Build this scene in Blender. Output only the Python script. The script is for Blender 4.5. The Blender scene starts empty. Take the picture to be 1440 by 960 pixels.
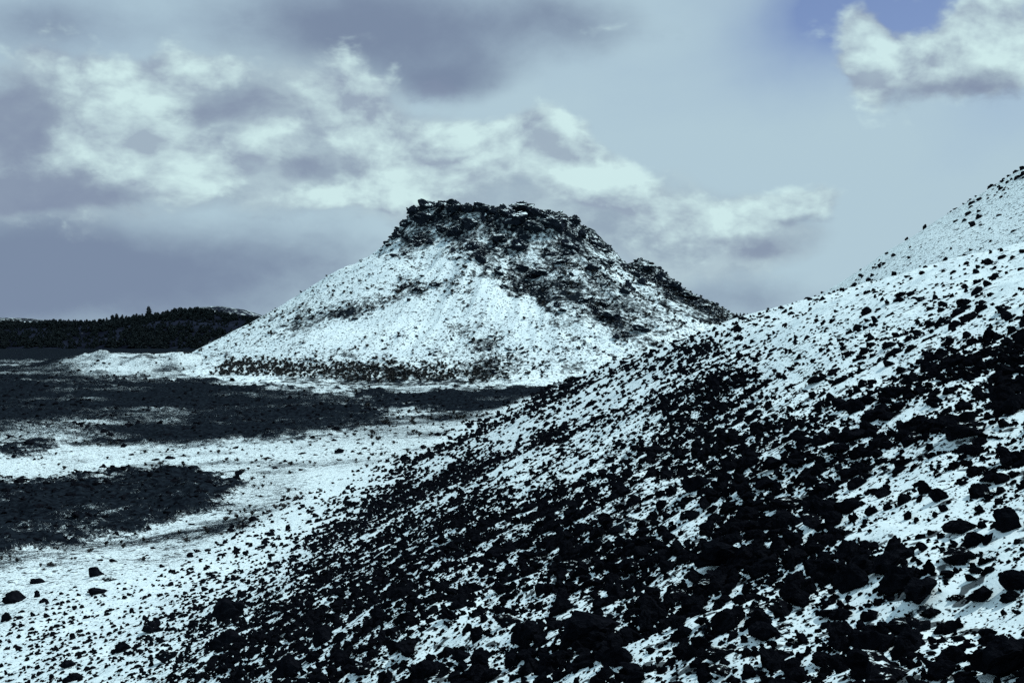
import bpy, math, random
import numpy as np
from mathutils import Vector

rng = np.random.default_rng(7)
random.seed(7)
SC = bpy.context.scene
COL = SC.collection

# ------------------------------------------------------------------ camera
F = 1738.0                      # focal length in pixels of a 1440 wide picture
HZ = 455.0                      # row of the horizon
cam_d = bpy.data.cameras.new("camera")
cam = bpy.data.objects.new("camera", cam_d)
COL.objects.link(cam)
cam.location = (0, 0, 0)
cam.rotation_euler = (math.pi / 2, 0, 0)
cam_d.sensor_width = 36.0
cam_d.lens = F / 1440 * 36.0
cam_d.shift_y = -(480 - HZ) / 1440
cam_d.clip_start = 0.1
cam_d.clip_end = 30000
SC.camera = cam

SC.view_settings.view_transform = 'Standard'
SC.view_settings.look = 'None'
SC.view_settings.exposure = 0.0
SC.view_settings.gamma = 1.0
SC.render.engine = 'CYCLES'
SC.cycles.max_bounces = 4
SC.cycles.diffuse_bounces = 2
SC.cycles.glossy_bounces = 1
SC.cycles.use_denoising = False

# ------------------------------------------------------------------ sun and sky
SUN_EL, SUN_AZ = math.radians(55), math.radians(75)     # azimuth clockwise from straight ahead
sun_d = bpy.data.lights.new("sun", 'SUN')
sun_d.energy = 3.25
sun_d.angle = math.radians(0.8)
sun_d.color = (0.96, 1.0, 0.97)
sun = bpy.data.objects.new("sun", sun_d)
COL.objects.link(sun)
sdir = Vector((math.sin(SUN_AZ) * math.cos(SUN_EL), math.cos(SUN_AZ) * math.cos(SUN_EL), math.sin(SUN_EL)))
sun.rotation_euler = sdir.to_track_quat('Z', 'Y').to_euler()


class NT:
    """tiny node-tree helper"""
    def __init__(s, tree):
        s.t = tree
        s.t.nodes.clear()

    def n(s, typ, props=None, **ins):
        nd = s.t.nodes.new(typ)
        for k, v in (props or {}).items():
            setattr(nd, k, v)
        for k, v in ins.items():
            key = k.replace('_', ' ')
            if key.startswith('i') and key[1:].isdigit():
                key = int(key[1:])
            s.put(nd.inputs[key], v)
        return nd

    def put(s, sock, v):
        if isinstance(v, bpy.types.NodeSocket):
            s.t.links.new(v, sock)
        else:
            sock.default_value = v

    def m(s, op, a, b=0.0, c=None, clamp=False):
        nd = s.t.nodes.new('ShaderNodeMath')
        nd.operation = op
        nd.use_clamp = clamp
        s.put(nd.inputs[0], a)
        s.put(nd.inputs[1], b)
        if c is not None:
            s.put(nd.inputs[2], c)
        return nd.outputs[0]

    def vm(s, op, a, b):
        nd = s.t.nodes.new('ShaderNodeVectorMath')
        nd.operation = op
        s.put(nd.inputs[0], a)
        s.put(nd.inputs[1], b)
        return nd.outputs[0]

    def mix(s, f, a, b):
        nd = s.t.nodes.new('ShaderNodeMix')
        nd.data_type = 'RGBA'
        s.put(nd.inputs[0], f)
        s.put(nd.inputs[6], a)
        s.put(nd.inputs[7], b)
        return nd.outputs[2]

    def smooth(s, v, lo, hi, a=0.0, b=1.0):
        nd = s.t.nodes.new('ShaderNodeMapRange')
        nd.interpolation_type = 'SMOOTHSTEP'
        s.put(nd.inputs[0], v)
        s.put(nd.inputs[1], lo)
        s.put(nd.inputs[2], hi)
        s.put(nd.inputs[3], a)
        s.put(nd.inputs[4], b)
        return nd.outputs[0]

    def noise(s, vec, scale, detail=4.0, rough=0.5, dist=0.0, col=False):
        nd = s.t.nodes.new('ShaderNodeTexNoise')
        if vec is not None:
            s.put(nd.inputs['Vector'], vec)
        s.put(nd.inputs['Scale'], scale)
        nd.inputs['Detail'].default_value = detail
        nd.inputs['Roughness'].default_value = rough
        nd.inputs['Distortion'].default_value = dist
        return nd.outputs['Color' if col else 'Fac']


def build_world():
    w = bpy.data.worlds.new("World")
    SC.world = w
    w.use_nodes = True
    w.cycles.sampling_method = 'MANUAL'
    w.cycles.sample_map_resolution = 512
    T = NT(w.node_tree)
    g = T.n('ShaderNodeTexCoord').outputs['Generated']
    warp = T.vm('MULTIPLY', T.vm('SUBTRACT', T.noise(g, 5.0, 5, 0.55, col=True), (0.5, 0.5, 0.5)), (0.10, 0.10, 0.08))
    g2 = T.vm('ADD', g, warp)
    sp = T.n('ShaderNodeSeparateXYZ', None, Vector=g2)
    az = T.m('ARCTAN2', sp.outputs[0], sp.outputs[1])
    el = T.m('ARCSINE', sp.outputs[2])
    sp0 = T.n('ShaderNodeSeparateXYZ', None, Vector=g)
    az0 = T.m('ARCTAN2', sp0.outputs[0], sp0.outputs[1])
    el0 = T.m('ARCSINE', sp0.outputs[2])

    def cloud_bank(lst, A, E):
        """sum of soft cloud masses, each (bearing, height, half widths, weight) in survey units of 1/F radian"""
        tot = None
        for px, py, rx, ry, amp in lst:
            u = (px - 720) / F
            a, e = math.atan(u), math.atan((HZ - py) / F / math.hypot(1, u))
            da = T.m('MULTIPLY', T.m('SUBTRACT', A, a), F / rx)
            de = T.m('MULTIPLY', T.m('SUBTRACT', E, e), F / ry)
            s2 = T.m('ADD', T.m('MULTIPLY', da, da), T.m('MULTIPLY', de, de))
            v = T.m('MULTIPLY', T.m('EXPONENT', T.m('MULTIPLY', s2, -1.0)), amp)
            tot = v if tot is None else T.m('ADD', tot, v)
        return tot

    def billow(vec, scale):
        n = T.noise(vec, scale, 5, 0.55, 0.0)
        return T.m('MULTIPLY', T.m('ABSOLUTE', T.m('SUBTRACT', n, 0.5)), 5.0)

    flat = T.vm('ADD', T.vm('MULTIPLY', g, (1.0, 1.0, 1.6)), T.vm('MULTIPLY', warp, (0.5, 0.5, 0.5)))
    up = T.vm('ADD', flat, (0.008, 0.0, 0.024))
    nA = T.noise(flat, 5.5, 8, 0.58, 0.25)
    nB = T.noise(T.vm('ADD', flat, (3.1, 1.7, 0.4)), 3.6, 7, 0.56, 0.35)
    nF = T.noise(T.vm('ADD', flat, (8.1, 2.7, 5.4)), 20.0, 7, 0.62, 0.2)
    b1 = billow(flat, 9.0)
    b2 = billow(up, 9.0)

    sky = T.n('ShaderNodeTexSky', {'sky_type': 'NISHITA', 'sun_disc': False, 'sun_elevation': SUN_EL,
                                   'sun_rotation': SUN_AZ, 'altitude': 1800.0, 'air_density': 1.0,
                                   'dust_density': 0.6, 'ozone_density': 2.5}).outputs[0]
    c = T.vm('ADD', T.vm('MULTIPLY', sky, (0.075, 0.074, 0.08)), (0.05, 0.052, 0.085))
    # thin high veil over most of the sky, with a clear gap
    gap = cloud_bank([(1240, 15, 130, 65, 1.3), (1150, 60, 110, 60, 0.35), (1420, 160, 90, 60, 0.25)], az, el)
    veil = T.m('SUBTRACT', T.m('ADD', 0.88, T.m('MULTIPLY', T.m('SUBTRACT', nB, 0.5), 0.8)), gap)
    veil = T.m('ADD', veil, T.smooth(el, 0.12, 0.24, 0.18, 0.0), clamp=True)
    c = T.mix(veil, c, (0.435, 0.585, 0.67, 1))
    # grey stratus and the rain curtain under it
    st = cloud_bank([(130, 390, 420, 95, 1.15), (540, 35, 270, 80, 1.0), (640, 115, 90, 32, 0.6), (40, 30, 150, 45, 0.6),
                     (1000, 425, 260, 45, 0.55), (820, 30, 120, 60, 0.25), (60, 200, 120, 120, 0.5)],
                    T.m('ADD', T.m('MULTIPLY', az, 0.6), T.m('MULTIPLY', az0, 0.4)),
                    T.m('ADD', T.m('MULTIPLY', el, 0.6), T.m('MULTIPLY', el0, 0.4)))
    st = T.m('ADD', st, T.m('MULTIPLY', T.m('SUBTRACT', nB, 0.5), 0.9))
    st = T.m('ADD', st, T.m('ADD', T.m('MULTIPLY', T.m('SUBTRACT', nA, 0.5), 0.7), T.m('MULTIPLY', T.m('SUBTRACT', nF, 0.5), 0.35)))
    c = T.mix(T.smooth(st, 0.2, 1.05, 0, 0.95), c, (0.185, 0.242, 0.355, 1))
    # the broad grey bank that the cumulus towers rise from
    bk = cloud_bank([(90, 190, 190, 95, 1.0), (370, 205, 200, 95, 1.05), (620, 235, 170, 70, 1.0), (860, 300, 150, 55, 0.85), (1040, 335, 140, 60, 0.8), (1310, 115, 120, 50, 0.7)], az, el)
    bk = T.m('ADD', bk, T.m('ADD', T.m('MULTIPLY', T.m('SUBTRACT', nA, 0.5), 1.2), T.m('MULTIPLY', T.m('SUBTRACT', nF, 0.5), 0.8)))
    c = T.mix(T.smooth(bk, 0.22, 0.72, 0, 0.9), c, T.mix(T.smooth(nF, 0.3, 0.7), (0.29, 0.375, 0.47, 1), (0.45, 0.58, 0.64, 1)))
    # cumulus
    br = cloud_bank([(650, 215, 130, 60, 1.2), (760, 210, 80, 48, 1.1), (830, 245, 75, 40, 0.9), (550, 215, 80, 60, 0.8), (480, 150, 65, 45, 0.75), (900, 285, 75, 36, 0.7),
                     (150, 160, 60, 60, 0.95), (60, 90, 90, 28, 0.8), (200, 195, 60, 70, 0.9), (270, 235, 95, 42, 0.85), (330, 110, 65, 25, 0.75), (230, 105, 80, 40, 0.6),
                     (440, 285, 120, 16, 0.8), (520, 272, 70, 22, 0.7), (380, 190, 120, 60, 0.55), (90, 215, 100, 60, 0.5),
                     (1000, 285, 75, 25, 0.85), (1080, 282, 55, 30, 0.8), (1138, 275, 36, 28, 1.0), (1110, 392, 75, 18, 0.6), (940, 330, 65, 25, 0.6), (1060, 340, 70, 30, 0.5),
                     (1300, 105, 120, 42, 1.4), (1208, 84, 32, 46, 1.25), (1405, 52, 66, 58, 1.35), (1000, 20, 160, 40, 0.35)], az, el)
    base = T.m('ADD', T.m('MULTIPLY', T.m('SUBTRACT', nA, 0.5), 1.5),
               T.m('ADD', T.m('MULTIPLY', T.m('SUBTRACT', nF, 0.5), 0.7), T.m('MULTIPLY', T.m('SUBTRACT', b1, 0.42), 0.75)))
    bd = T.m('ADD', br, base)
    # each puff is brightest on the side towards the sun
    emb = T.m('ADD', T.m('MULTIPLY', T.m('SUBTRACT', nA, T.noise(up, 5.5, 8, 0.58, 0.25)), 3.2), T.m('ADD', T.m('MULTIPLY', T.m('SUBTRACT', b1, b2), 0.8), T.m('MULTIPLY', T.m('SUBTRACT', nF, T.noise(T.vm('ADD', up, (8.1, 2.7, 5.4)), 20.0, 7, 0.62, 0.2)), 1.1)))
    lit = T.m('ADD', 0.52, emb, clamp=True)
    lit = T.m('ADD', lit, T.m('MULTIPLY', T.smooth(bd, 0.5, 1.6), 0.16), clamp=True)
    bc = T.mix(lit, (0.30, 0.375, 0.48, 1), (0.63, 0.83, 0.835, 1))
    c = T.mix(T.smooth(bd, 0.28, 0.80, 0, 0.95), c, bc)
    # shaded undersides and nearer dark fragments
    dk = cloud_bank([(48, 175, 85, 75, 1.15), (90, 270, 180, 20, 0.95), (330, 160, 115, 45, 0.85), (410, 240, 75, 26, 1.0), (330, 312, 150, 16, 0.5), (500, 235, 36, 26, 0.5),
                     (600, 245, 50, 18, 0.45), (760, 240, 60, 16, 0.35), (1000, 326, 85, 12, 0.5), (1062, 349, 50, 18, 0.62), (1112, 301, 38, 11, 0.65), (960, 300, 40, 10, 0.4),
                     (1320, 135, 100, 20, 0.65), (1395, 108, 55, 24, 0.45), (640, 120, 90, 22, 0.5)], az, el)
    dd = T.m('ADD', dk, T.m('ADD', T.m('MULTIPLY', T.m('SUBTRACT', T.noise(T.vm('ADD', flat, (1.0, 6.3, 2.2)), 8.0, 8, 0.6, 0.3), 0.5), 1.7),
                            T.m('MULTIPLY', T.m('SUBTRACT', nF, 0.5), 1.3)))
    c = T.mix(T.smooth(dd, 0.30, 0.95, 0, 0.86), c, (0.22, 0.275, 0.39, 1))
    bg = T.n('ShaderNodeBackground', None, Color=c, Strength=1.0)
    out = T.n('ShaderNodeOutputWorld')
    T.t.links.new(bg.outputs[0], out.inputs[0])


build_world()


# ------------------------------------------------------------------ numpy noise
def _h(ix, iy, seed):
    n = (ix.astype(np.int64) * 374761393 + iy.astype(np.int64) * 668265263 + seed * 1442695041) & 0xffffffff
    n = ((n ^ (n >> 13)) * 1274126177) & 0xffffffff
    n = n ^ (n >> 16)
    return (n & 0xffff) / 65535.0


def vnoise(x, y, seed=0):
    ix, iy = np.floor(x), np.floor(y)
    fx, fy = x - ix, y - iy
    ux = fx * fx * fx * (fx * (fx * 6 - 15) + 10)
    uy = fy * fy * fy * (fy * (fy * 6 - 15) + 10)
    a, b = _h(ix, iy, seed), _h(ix + 1, iy, seed)
    c, d = _h(ix, iy + 1, seed), _h(ix + 1, iy + 1, seed)
    return (a + (b - a) * ux) * (1 - uy) + (c + (d - c) * ux) * uy - 0.5


def fbm(x, y, scale, octv=4, seed=0, gain=0.5):
    t, amp, f = 0, 1.0, 1.0 / scale
    for o in range(octv):
        t = t + amp * vnoise(x * f + 17.3 * o, y * f - 9.1 * o, seed + o * 13)
        amp *= gain
        f *= 2.03
    return t


def sst(v, lo, hi):
    t = np.clip((v - lo) / (hi - lo), 0, 1)
    return t * t * (3 - 2 * t)


def grid_map(rows, x0, dx, y0, dy):
    """rows of digits -> bilinear lookup in tenths"""
    G = np.array([[int(ch) for ch in r] for r in rows], float) / 10.0

    def look(px, py):
        fx = np.clip((px - x0) / dx, 0, G.shape[1] - 1.001)
        fy = np.clip((py - y0) / dy, 0, G.shape[0] - 1.001)
        ix, iy = fx.astype(int), fy.astype(int)
        tx, ty = fx - ix, fy - iy
        return (G[iy, ix] * (1 - tx) + G[iy, ix + 1] * tx) * (1 - ty) + (G[iy + 1, ix] * (1 - tx) + G[iy + 1, ix + 1] * tx) * ty
    return look


def in_poly(px, py, poly):
    ins = np.zeros(px.shape, bool)
    n = len(poly)
    for i in range(n):
        (x1, y1), (x2, y2) = poly[i], poly[(i + 1) % n]
        if y1 == y2:
            continue
        cond = (y1 > py) != (y2 > py)
        xi = (x2 - x1) * (py - y1) / (y2 - y1) + x1
        ins ^= cond & (px < xi)
    return ins


def line_dist(px, py, pl):
    best = np.full(px.shape, 1e9)
    for (x1, y1), (x2, y2) in zip(pl[:-1], pl[1:]):
        dx, dy = x2 - x1, y2 - y1
        t = np.clip(((px - x1) * dx + (py - y1) * dy) / (dx * dx + dy * dy), 0, 1)
        best = np.minimum(best, np.hypot(px - x1 - t * dx, py - y1 - t * dy))
    return best


def project(x, y, z):
    yy = np.maximum(y, 0.5)
    return 720 + F * x / yy, HZ - F * z / yy


# ------------------------------------------------------------------ terrain shape
H = 1.8


def slope_near(x, y):
    q = np.maximum(x - 3 - 0.10 * np.clip(y, 0, 110), 0)
    bend = 0.0163 * q ** 2 / (1 + 0.004 * q)
    s = -H + 0.5 * x - 0.066 * y - bend
    s = s + 0.10 * np.maximum(-y, 0)
    r = np.hypot(x, y)
    s = s + fbm(x + 0.45 * y, y * 0.35, 26.0, 3, 3) * 2.0 * np.clip(r / 60, 0, 1)
    s = s + fbm(x, y, 7.0, 3, 11) * 0.55 * np.clip((r - 1.5) / 12, 0, 1)
    return s


def hill_right(x, y):
    r = np.hypot(x - 126, y - 165)
    z = 56.6 - 0.635 * r
    return z + fbm(x, y, 22.0, 4, 21) * 1.1


LAVA_NEAR = [(-260, 668), (0, 673), (60, 676), (108, 672), (114, 663), (165, 658), (232, 652), (272, 658), (300, 676), (314, 695), (320, 718),
             (300, 734), (240, 744), (172, 760), (110, 768), (60, 776), (0, 790), (-260, 800)]
LAVA_FAR = [[(-300, 500), (0, 500), (60, 505), (120, 520), (160, 532), (250, 535), (330, 540), (420, 545), (500, 560), (560, 590), (520, 600), (430, 620),
             (330, 618), (250, 622), (100, 612), (0, 608), (-300, 605)],
            [(486, 549), (505, 543), (560, 553), (640, 549), (700, 546), (820, 538), (830, 560), (770, 580), (640, 586), (600, 576), (540, 562)],
            [(0, 612), (60, 618), (62, 630), (30, 632), (0, 628)]]


def valley_px(x, y):
    """where a valley point stands, read on the smooth valley floor"""
    return project(x, y, valley_floor(x, y))


def valley_floor(x, y):
    z = -20.0 + 3.2 * sst(y, 180, 420) - 2.0 * sst(y, 520, 900)
    return z


def lava_mask(x, y):
    near, far = np.zeros(x.shape), np.zeros(x.shape)
    k = np.nonzero((y > 60) & (y < 900) & (x < 0.09 * y) & (x > -0.75 * y))[0]
    if not len(k):
        return near, far
    X, Y = x[k], y[k]
    px, py = valley_px(X, Y)
    wx = fbm(X, Y, 11.0, 4, 31) * 44
    wy = fbm(X, Y, 9.0, 4, 37) * 15
    n_, f_ = 0, 0
    for i in range(3):
        n_ = n_ + in_poly(px + wx + fbm(X, Y, 1.8, 3, 33 + i) * 46, py + wy + fbm(X, Y, 1.6, 3, 43 + i) * 17, LAVA_NEAR) / 3.0
        q = np.zeros(px.shape, bool)
        for p in LAVA_FAR:
            q |= in_poly(px + wx * 0.8 + fbm(X, Y, 4.0, 3, 35 + i) * 80, py + wy * 0.35 + fbm(X, Y, 3.0, 3, 36 + i) * 12, p)
        f_ = f_ + q / 3.0
    near[k], far[k] = n_, f_
    return near, far


def valley(x, y, fine=True):
    z = valley_floor(x, y)
    z = z + fbm(x, y, 60.0, 4, 41) * 1.7 * np.clip(y / 120, 0, 1) + fbm(x, y, 9.0, 3, 43) * 0.35
    if fine:
        px, py = valley_px(x, y)
        nr, fr = lava_mask(x, y)
        z = z + nr * (0.25 + 1.3 * np.abs(fbm(x, y, 5.0, 4, 47, 0.6))) + fr * (0.1 + 1.5 * np.abs(fbm(x, y, 7.0, 4, 49, 0.6)))
    # snowy hummocks beside the cone
    z = z + 7.0 * np.exp(-((x + 120) / 24) ** 2 - ((y - 430) / 26) ** 2) * (1 + 0.5 * fbm(x, y, 12, 3, 53))
    z = z + 5.0 * np.exp(-((x + 152) / 16) ** 2 - ((y - 445) / 20) ** 2) * (1 + 0.5 * fbm(x, y, 12, 3, 54))
    return z


def smax(a, b, k):
    d = np.abs(a - b) / k
    return np.maximum(a, b) + k * np.log1p(np.exp(-np.minimum(d, 30)))


def ground(x, y, fine=True):
    s1 = slope_near(x, y)
    d = hill_right(x, y)
    v = valley(x, y, fine)
    up = smax(s1, d, 0.8)
    k = 1.2 + 3.2 * sst(-x + 8, 0, 40)
    z = smax(up, v, k)
    r = np.hypot(x, y)
    z = np.where(r > 600, np.minimum(z, -16.0 + fbm(x, y, 300, 2, 61) * 3), z)
    if fine:
        z = z + fbm(x, y, 1.1, 4, 67) * 0.15 * np.clip(r / 6, 0.2, 1) * sst(-r, -160, -60)
    return z


def normals(fn, x, y, e=0.6):
    gx = (fn(x + e, y) - fn(x - e, y)) / (2 * e)
    gy = (fn(x, y + e) - fn(x, y - e)) / (2 * e)
    l = np.sqrt(gx * gx + gy * gy + 1)
    return -gx / l, -gy / l, 1 / l


# share of black rock on the near slope (rows 390..930, columns 30..1410 of the picture it was surveyed from)
NEAR_COVER = grid_map([
    "222222222222222222221122",
    "222222222222222223323445",
    "222222222222224455455667",
    "222222222223444576666677",
    "222222223344567887777766",
    "222222224678888878777446",
    "222222347899998878876455",
    "222223589987678888888555",
    "434467999854669876885634",
    "344567876776777678767677"], 30, 60, 390, 60)

CONE_COVER = grid_map([
    "33333337889898875555",
    "22222226687788875555",
    "22222226646677765555",
    "11111115545767765555",
    "11111111334577665555",
    "11111111223367642998",
    "11111114432367655697",
    "22222355112225676567",
    "22244442113412466545",
    "22333111124322345433",
    "22222222225422233333",
    "22222333334555333333",
    "33336777775532223333"], 260, 40, 290, 20)


SLOPE_STREAKS = [[(440, 765), (500, 730), (580, 693), (690, 652), (813, 605), (960, 557), (1060, 530)],
                 [(600, 720), (700, 672), (800, 632), (900, 590)],
                 [(560, 655), (640, 622), (720, 585), (800, 548), (900, 515), (1000, 490)]]
CONE_STREAKS = [([(645, 388), (610, 398), (560, 417), (500, 436), (425, 455)], 12, 0.24), ([(665, 385), (668, 400), (662, 410)], 5, 0.5),
                ([(760, 425), (800, 470), (830, 490)], 4, 0.4), ([(700, 340), (668, 360), (690, 385), (720, 400), (760, 412)], 9, 0.45),
                ([(790, 395), (820, 420), (850, 445), (880, 462)], 9, 0.4), ([(885, 376), (930, 395), (975, 425), (1020, 452)], 9, 0.5),
                ([(640, 470), (660, 490), (700, 505), (680, 515)], 16, 0.18), ([(560, 330), (600, 340), (640, 330)], 9, 0.3),
                ([(660, 395), (690, 410), (720, 440), (750, 480)], 12, -0.5), ([(460, 470), (540, 450), (620, 430)], 16, -0.25)]


def valley_cover(x, y):
    px, py = valley_px(x, y)
    nr, fr = lava_mask(x, y)
    c = 0.27 + 0.6 * np.clip(fbm(x, y, 12.0, 5, 71, 0.6) + 0.10, 0, 1)
    # grazed brushy ground between the lava and the slope
    c = c + 0.12 * np.exp(-((px - 415) / 80) ** 2 - ((py - 705) / 55) ** 2) + 0.2 * np.exp(-((px - 540) / 60) ** 2 - ((py - 615) / 18) ** 2)
    c = c - 0.45 * np.exp(-((px - 462) / 38) ** 2 - ((py - 690) / 24) ** 2) - 0.2 * np.exp(-((px - 250) / 300) ** 2 - ((py - 640) / 14) ** 2)
    c = c * (1 - fr) + fr * np.clip(0.86 + 0.6 * fbm(x * 0.4, y * 0.8, 11.0, 5, 73, 0.6) - 0.14 * sst(-px, -300, 0) * sst(-py, -540, -520), 0, 1)
    c = c * (1 - nr) + nr * np.clip(0.95 + 0.6 * fbm(x, y, 5.0, 4, 79, 0.65), 0, 1)
    mound = np.exp(-((x + 125) / 30) ** 2 - ((y - 420) / 34) ** 2)
    c = c * (1 - mound) + mound * (0.30 + 0.7 * fbm(x, y, 6.0, 4, 75))
    far = sst(y, 480, 640)
    return np.clip(c * (1 - far) + 0.93 * far, 0.02, 1)


def near_weight(x, y):
    s1, v = smax(slope_near(x, y), hill_right(x, y), 0.8), valley(x, y, False)
    return sst(s1 - v, -2.0, 2.5)


def cover(x, y, z):
    """share of bare black cinder at a ground point"""
    px, py = project(x, y, z)
    w = near_weight(x, y)
    jx, jy = fbm(x, y, 2.5, 3, 83) * 60, fbm(x, y, 2.5, 3, 89) * 45
    c1 = NEAR_COVER(px + jx, py + jy)
    c1 = c1 + 0.34 * np.exp(-(line_dist(px + jx * 0.3, py + jy * 0.3, SLOPE_STREAKS[0]) / 13) ** 2)
    c1 = c1 - 0.22 * np.exp(-(line_dist(px + jx * 0.3, py + jy * 0.3, SLOPE_STREAKS[1]) / 14) ** 2)
    c1 = c1 + 0.30 * np.exp(-(line_dist(px + jx * 0.3, py + jy * 0.3, SLOPE_STREAKS[2]) / 8) ** 2)
    c1 = np.clip(c1, 0.05, 0.93)
    dr = hill_right(x, y) - slope_near(x, y)
    hd = sst(dr, -0.2, 0.8)
    c1 = c1 * (1 - hd) + hd * np.clip(0.2 + 0.6 * fbm(x * 0.6, y, 9, 3, 97) + 0.35 * sst(z, 12, 22), 0.05, 0.7)
    back = sst(-y, -2, 3)
    c1 = c1 * (1 - back) + 0.55 * back
    low = sst(py, 780, 830)
    c0 = valley_cover(x, y)
    c0 = c0 * (1 - low) + low * np.minimum(c0, NEAR_COVER(px + jx, py + jy))
    return c1 * w + c0 * (1 - w)


def soil(x, y, z):
    w = near_weight(x, y) * sst(y, -1, 3)
    c = cover(x, y, z)
    return c * (1 - w) + w * (0.10 + 0.30 * c ** 1.3)


def new_mesh(name, verts, faces, smooth=True):
    me = bpy.data.meshes.new(name)
    verts = np.asarray(verts, np.float32)
    faces = np.asarray(faces, np.int32)
    me.vertices.add(len(verts))
    me.vertices.foreach_set("co", verts.ravel())
    me.loops.add(faces.size)
    me.loops.foreach_set("vertex_index", faces.ravel())
    me.polygons.add(len(faces))
    k = faces.shape[1]
    me.polygons.foreach_set("loop_start", np.arange(0, faces.size, k, dtype=np.int32))
    me.polygons.foreach_set("loop_total", np.full(len(faces), k, np.int32))
    me.polygons.foreach_set("use_smooth", np.full(len(faces), smooth, bool))
    me.update(calc_edges=True)
    return me


def grid_faces(nr, nc, wrap=False):
    i, j = np.meshgrid(np.arange(nr - 1), np.arange(nc if wrap else nc - 1), indexing='ij')
    j2 = (j + 1) % nc
    return np.stack([i * nc + j, i * nc + j2, (i + 1) * nc + j2, (i + 1) * nc + j], -1).reshape(-1, 4)


def add_attr(me, name, vals):
    a = me.attributes.new(name, 'FLOAT', 'POINT')
    a.data.foreach_set("value", np.asarray(vals, np.float32))


def link(name, me, mat=None, parent=None, kind=None, label=None, cat=None, group=None):
    o = bpy.data.objects.new(name, me)
    COL.objects.link(o)
    if mat is not None and me is not None and not me.materials:
        me.materials.append(mat)
    if parent is not None:
        o.parent = parent
    for k, v in (("kind", kind), ("label", label), ("category", cat), ("group", group)):
        if v:
            o[k] = v
    return o


# ------------------------------------------------------------------ materials
def new_mat(name):
    m = bpy.data.materials.new(name)
    m.use_nodes = True
    return m, NT(m.node_tree)


def finish(T, col, rough, bump=None, bstr=0.4, bdist=0.05, spec=0.2):
    b = T.n('ShaderNodeBsdfPrincipled')
    T.put(b.inputs['Base Color'], col)
    T.put(b.inputs['Roughness'], rough)
    b.inputs['Specular IOR Level'].default_value = spec
    if bump is not None:
        bp = T.n('ShaderNodeBump', None, Height=bump, Strength=bstr, Distance=bdist)
        T.t.links.new(bp.outputs[0], b.inputs['Normal'])
    o = T.n('ShaderNodeOutputMaterial')
    T.t.links.new(b.outputs[0], o.inputs[0])


SNOW = (0.70, 0.83, 0.86, 1)


def snow_ground_material(name, s1, s2, s3, soft=0.035, grit=(), dark=(0.008, 0.0115, 0.016, 1), bdist=0.05, snow=SNOW, edge=0.10):
    """thin snow broken by bare black cinder; 'cover' on the mesh is the bare share"""
    m, T = new_mat(name)
    p = T.n('ShaderNodeTexCoord').outputs['Object']
    cov = T.n('ShaderNodeAttribute', {'attribute_name': 'cover'}).outputs['Fac']
    n1 = T.noise(p, s1, 5, 0.62, 0.2)
    n2 = T.noise(p, s2, 4, 0.6, 0.2)
    n3 = T.noise(p, s3, 3, 0.55)
    n = T.m('ADD', T.m('ADD', T.m('MULTIPLY', n1, 0.46), T.m('MULTIPLY', n2, 0.32)), T.m('MULTIPLY', n3, 0.22))
    # noise sum sits around 0.5 with a spread of about 0.09
    thr = T.m('ADD', T.m('MULTIPLY', T.m('SUBTRACT', cov, 0.5), 0.32), 0.5)
    f = T.smooth(T.m('SUBTRACT', thr, n), -soft, soft + edge * 0.2)
    op = T.n('ShaderNodeAttribute', {'attribute_name': 'open'}).outputs['Fac']
    for gs, ga, gl in grit:
        gn = T.noise(p, gs, 2, 0.5)
        f = T.m('MAXIMUM', f, T.m('MULTIPLY', T.smooth(T.m('ADD', T.m('SUBTRACT', gn, T.m('MULTIPLY', T.m('SUBTRACT', 1.0, op), gl)), T.m('MULTIPLY', cov, 0.06)), ga, ga + 0.04), 0.9))
    dirt = T.smooth(T.noise(p, s2 * 0.4, 5, 0.6), 0.35, 0.75)
    sn = T.mix(T.m('MULTIPLY', dirt, 0.35), snow, (snow[0] * 0.72, snow[1] * 0.76, snow[2] * 0.82, 1))
    dk = T.mix(T.noise(p, s1 * 2.0, 3, 0.6), (dark[0] * 0.5, dark[1] * 0.5, dark[2] * 0.5, 1), (dark[0] * 1.7, dark[1] * 1.7, dark[2] * 1.7, 1))
    dk = T.mix(T.smooth(T.noise(p, s3 * 1.6, 5, 0.65), 0.35, 0.68), T.vm('MULTIPLY', dk, (0.35, 0.35, 0.4)), T.vm('MULTIPLY', dk, (1.35, 1.4, 1.4)))
    col = T.mix(f, sn, dk)
    rough = T.smooth(f, 0, 1, 0.55, 0.95)
    hgt = T.m('ADD', T.m('MULTIPLY', n1, T.smooth(f, 0, 1, 0.35, 1.0)), T.m('ADD', T.m('MULTIPLY', n2, 0.6), T.m('MULTIPLY', n3, T.smooth(f, 0, 1, 0.3, 9.0))))
    finish(T, col, rough, hgt, 0.55, bdist, 0.0)
    return m


def rock_material(name, lo, hi, scale=3.0, snowcap=0.0):
    m, T = new_mat(name)
    p = T.n('ShaderNodeTexCoord').outputs['Object']
    n = T.noise(p, scale, 6, 0.65, 0.3)
    pits = T.noise(p, scale * 4, 3, 0.6)
    col = T.mix(T.smooth(n, 0.3, 0.7), lo + (1,), hi + (1,))
    if snowcap > 0:
        nz = T.n('ShaderNodeSeparateXYZ', None, Vector=T.n('ShaderNodeNewGeometry').outputs['Normal']).outputs[2]
        cap = T.smooth(T.m('ADD', nz, T.m('MULTIPLY', T.m('SUBTRACT', n, 0.5), 1.6)), 1.02 - snowcap * 0.3, 1.12 - snowcap * 0.3)
        col = T.mix(cap, col, SNOW)
    finish(T, col, 0.9, T.m('ADD', n, T.m('MULTIPLY', pits, 0.6)), 0.8, 0.08, 0.0)
    return m


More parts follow.
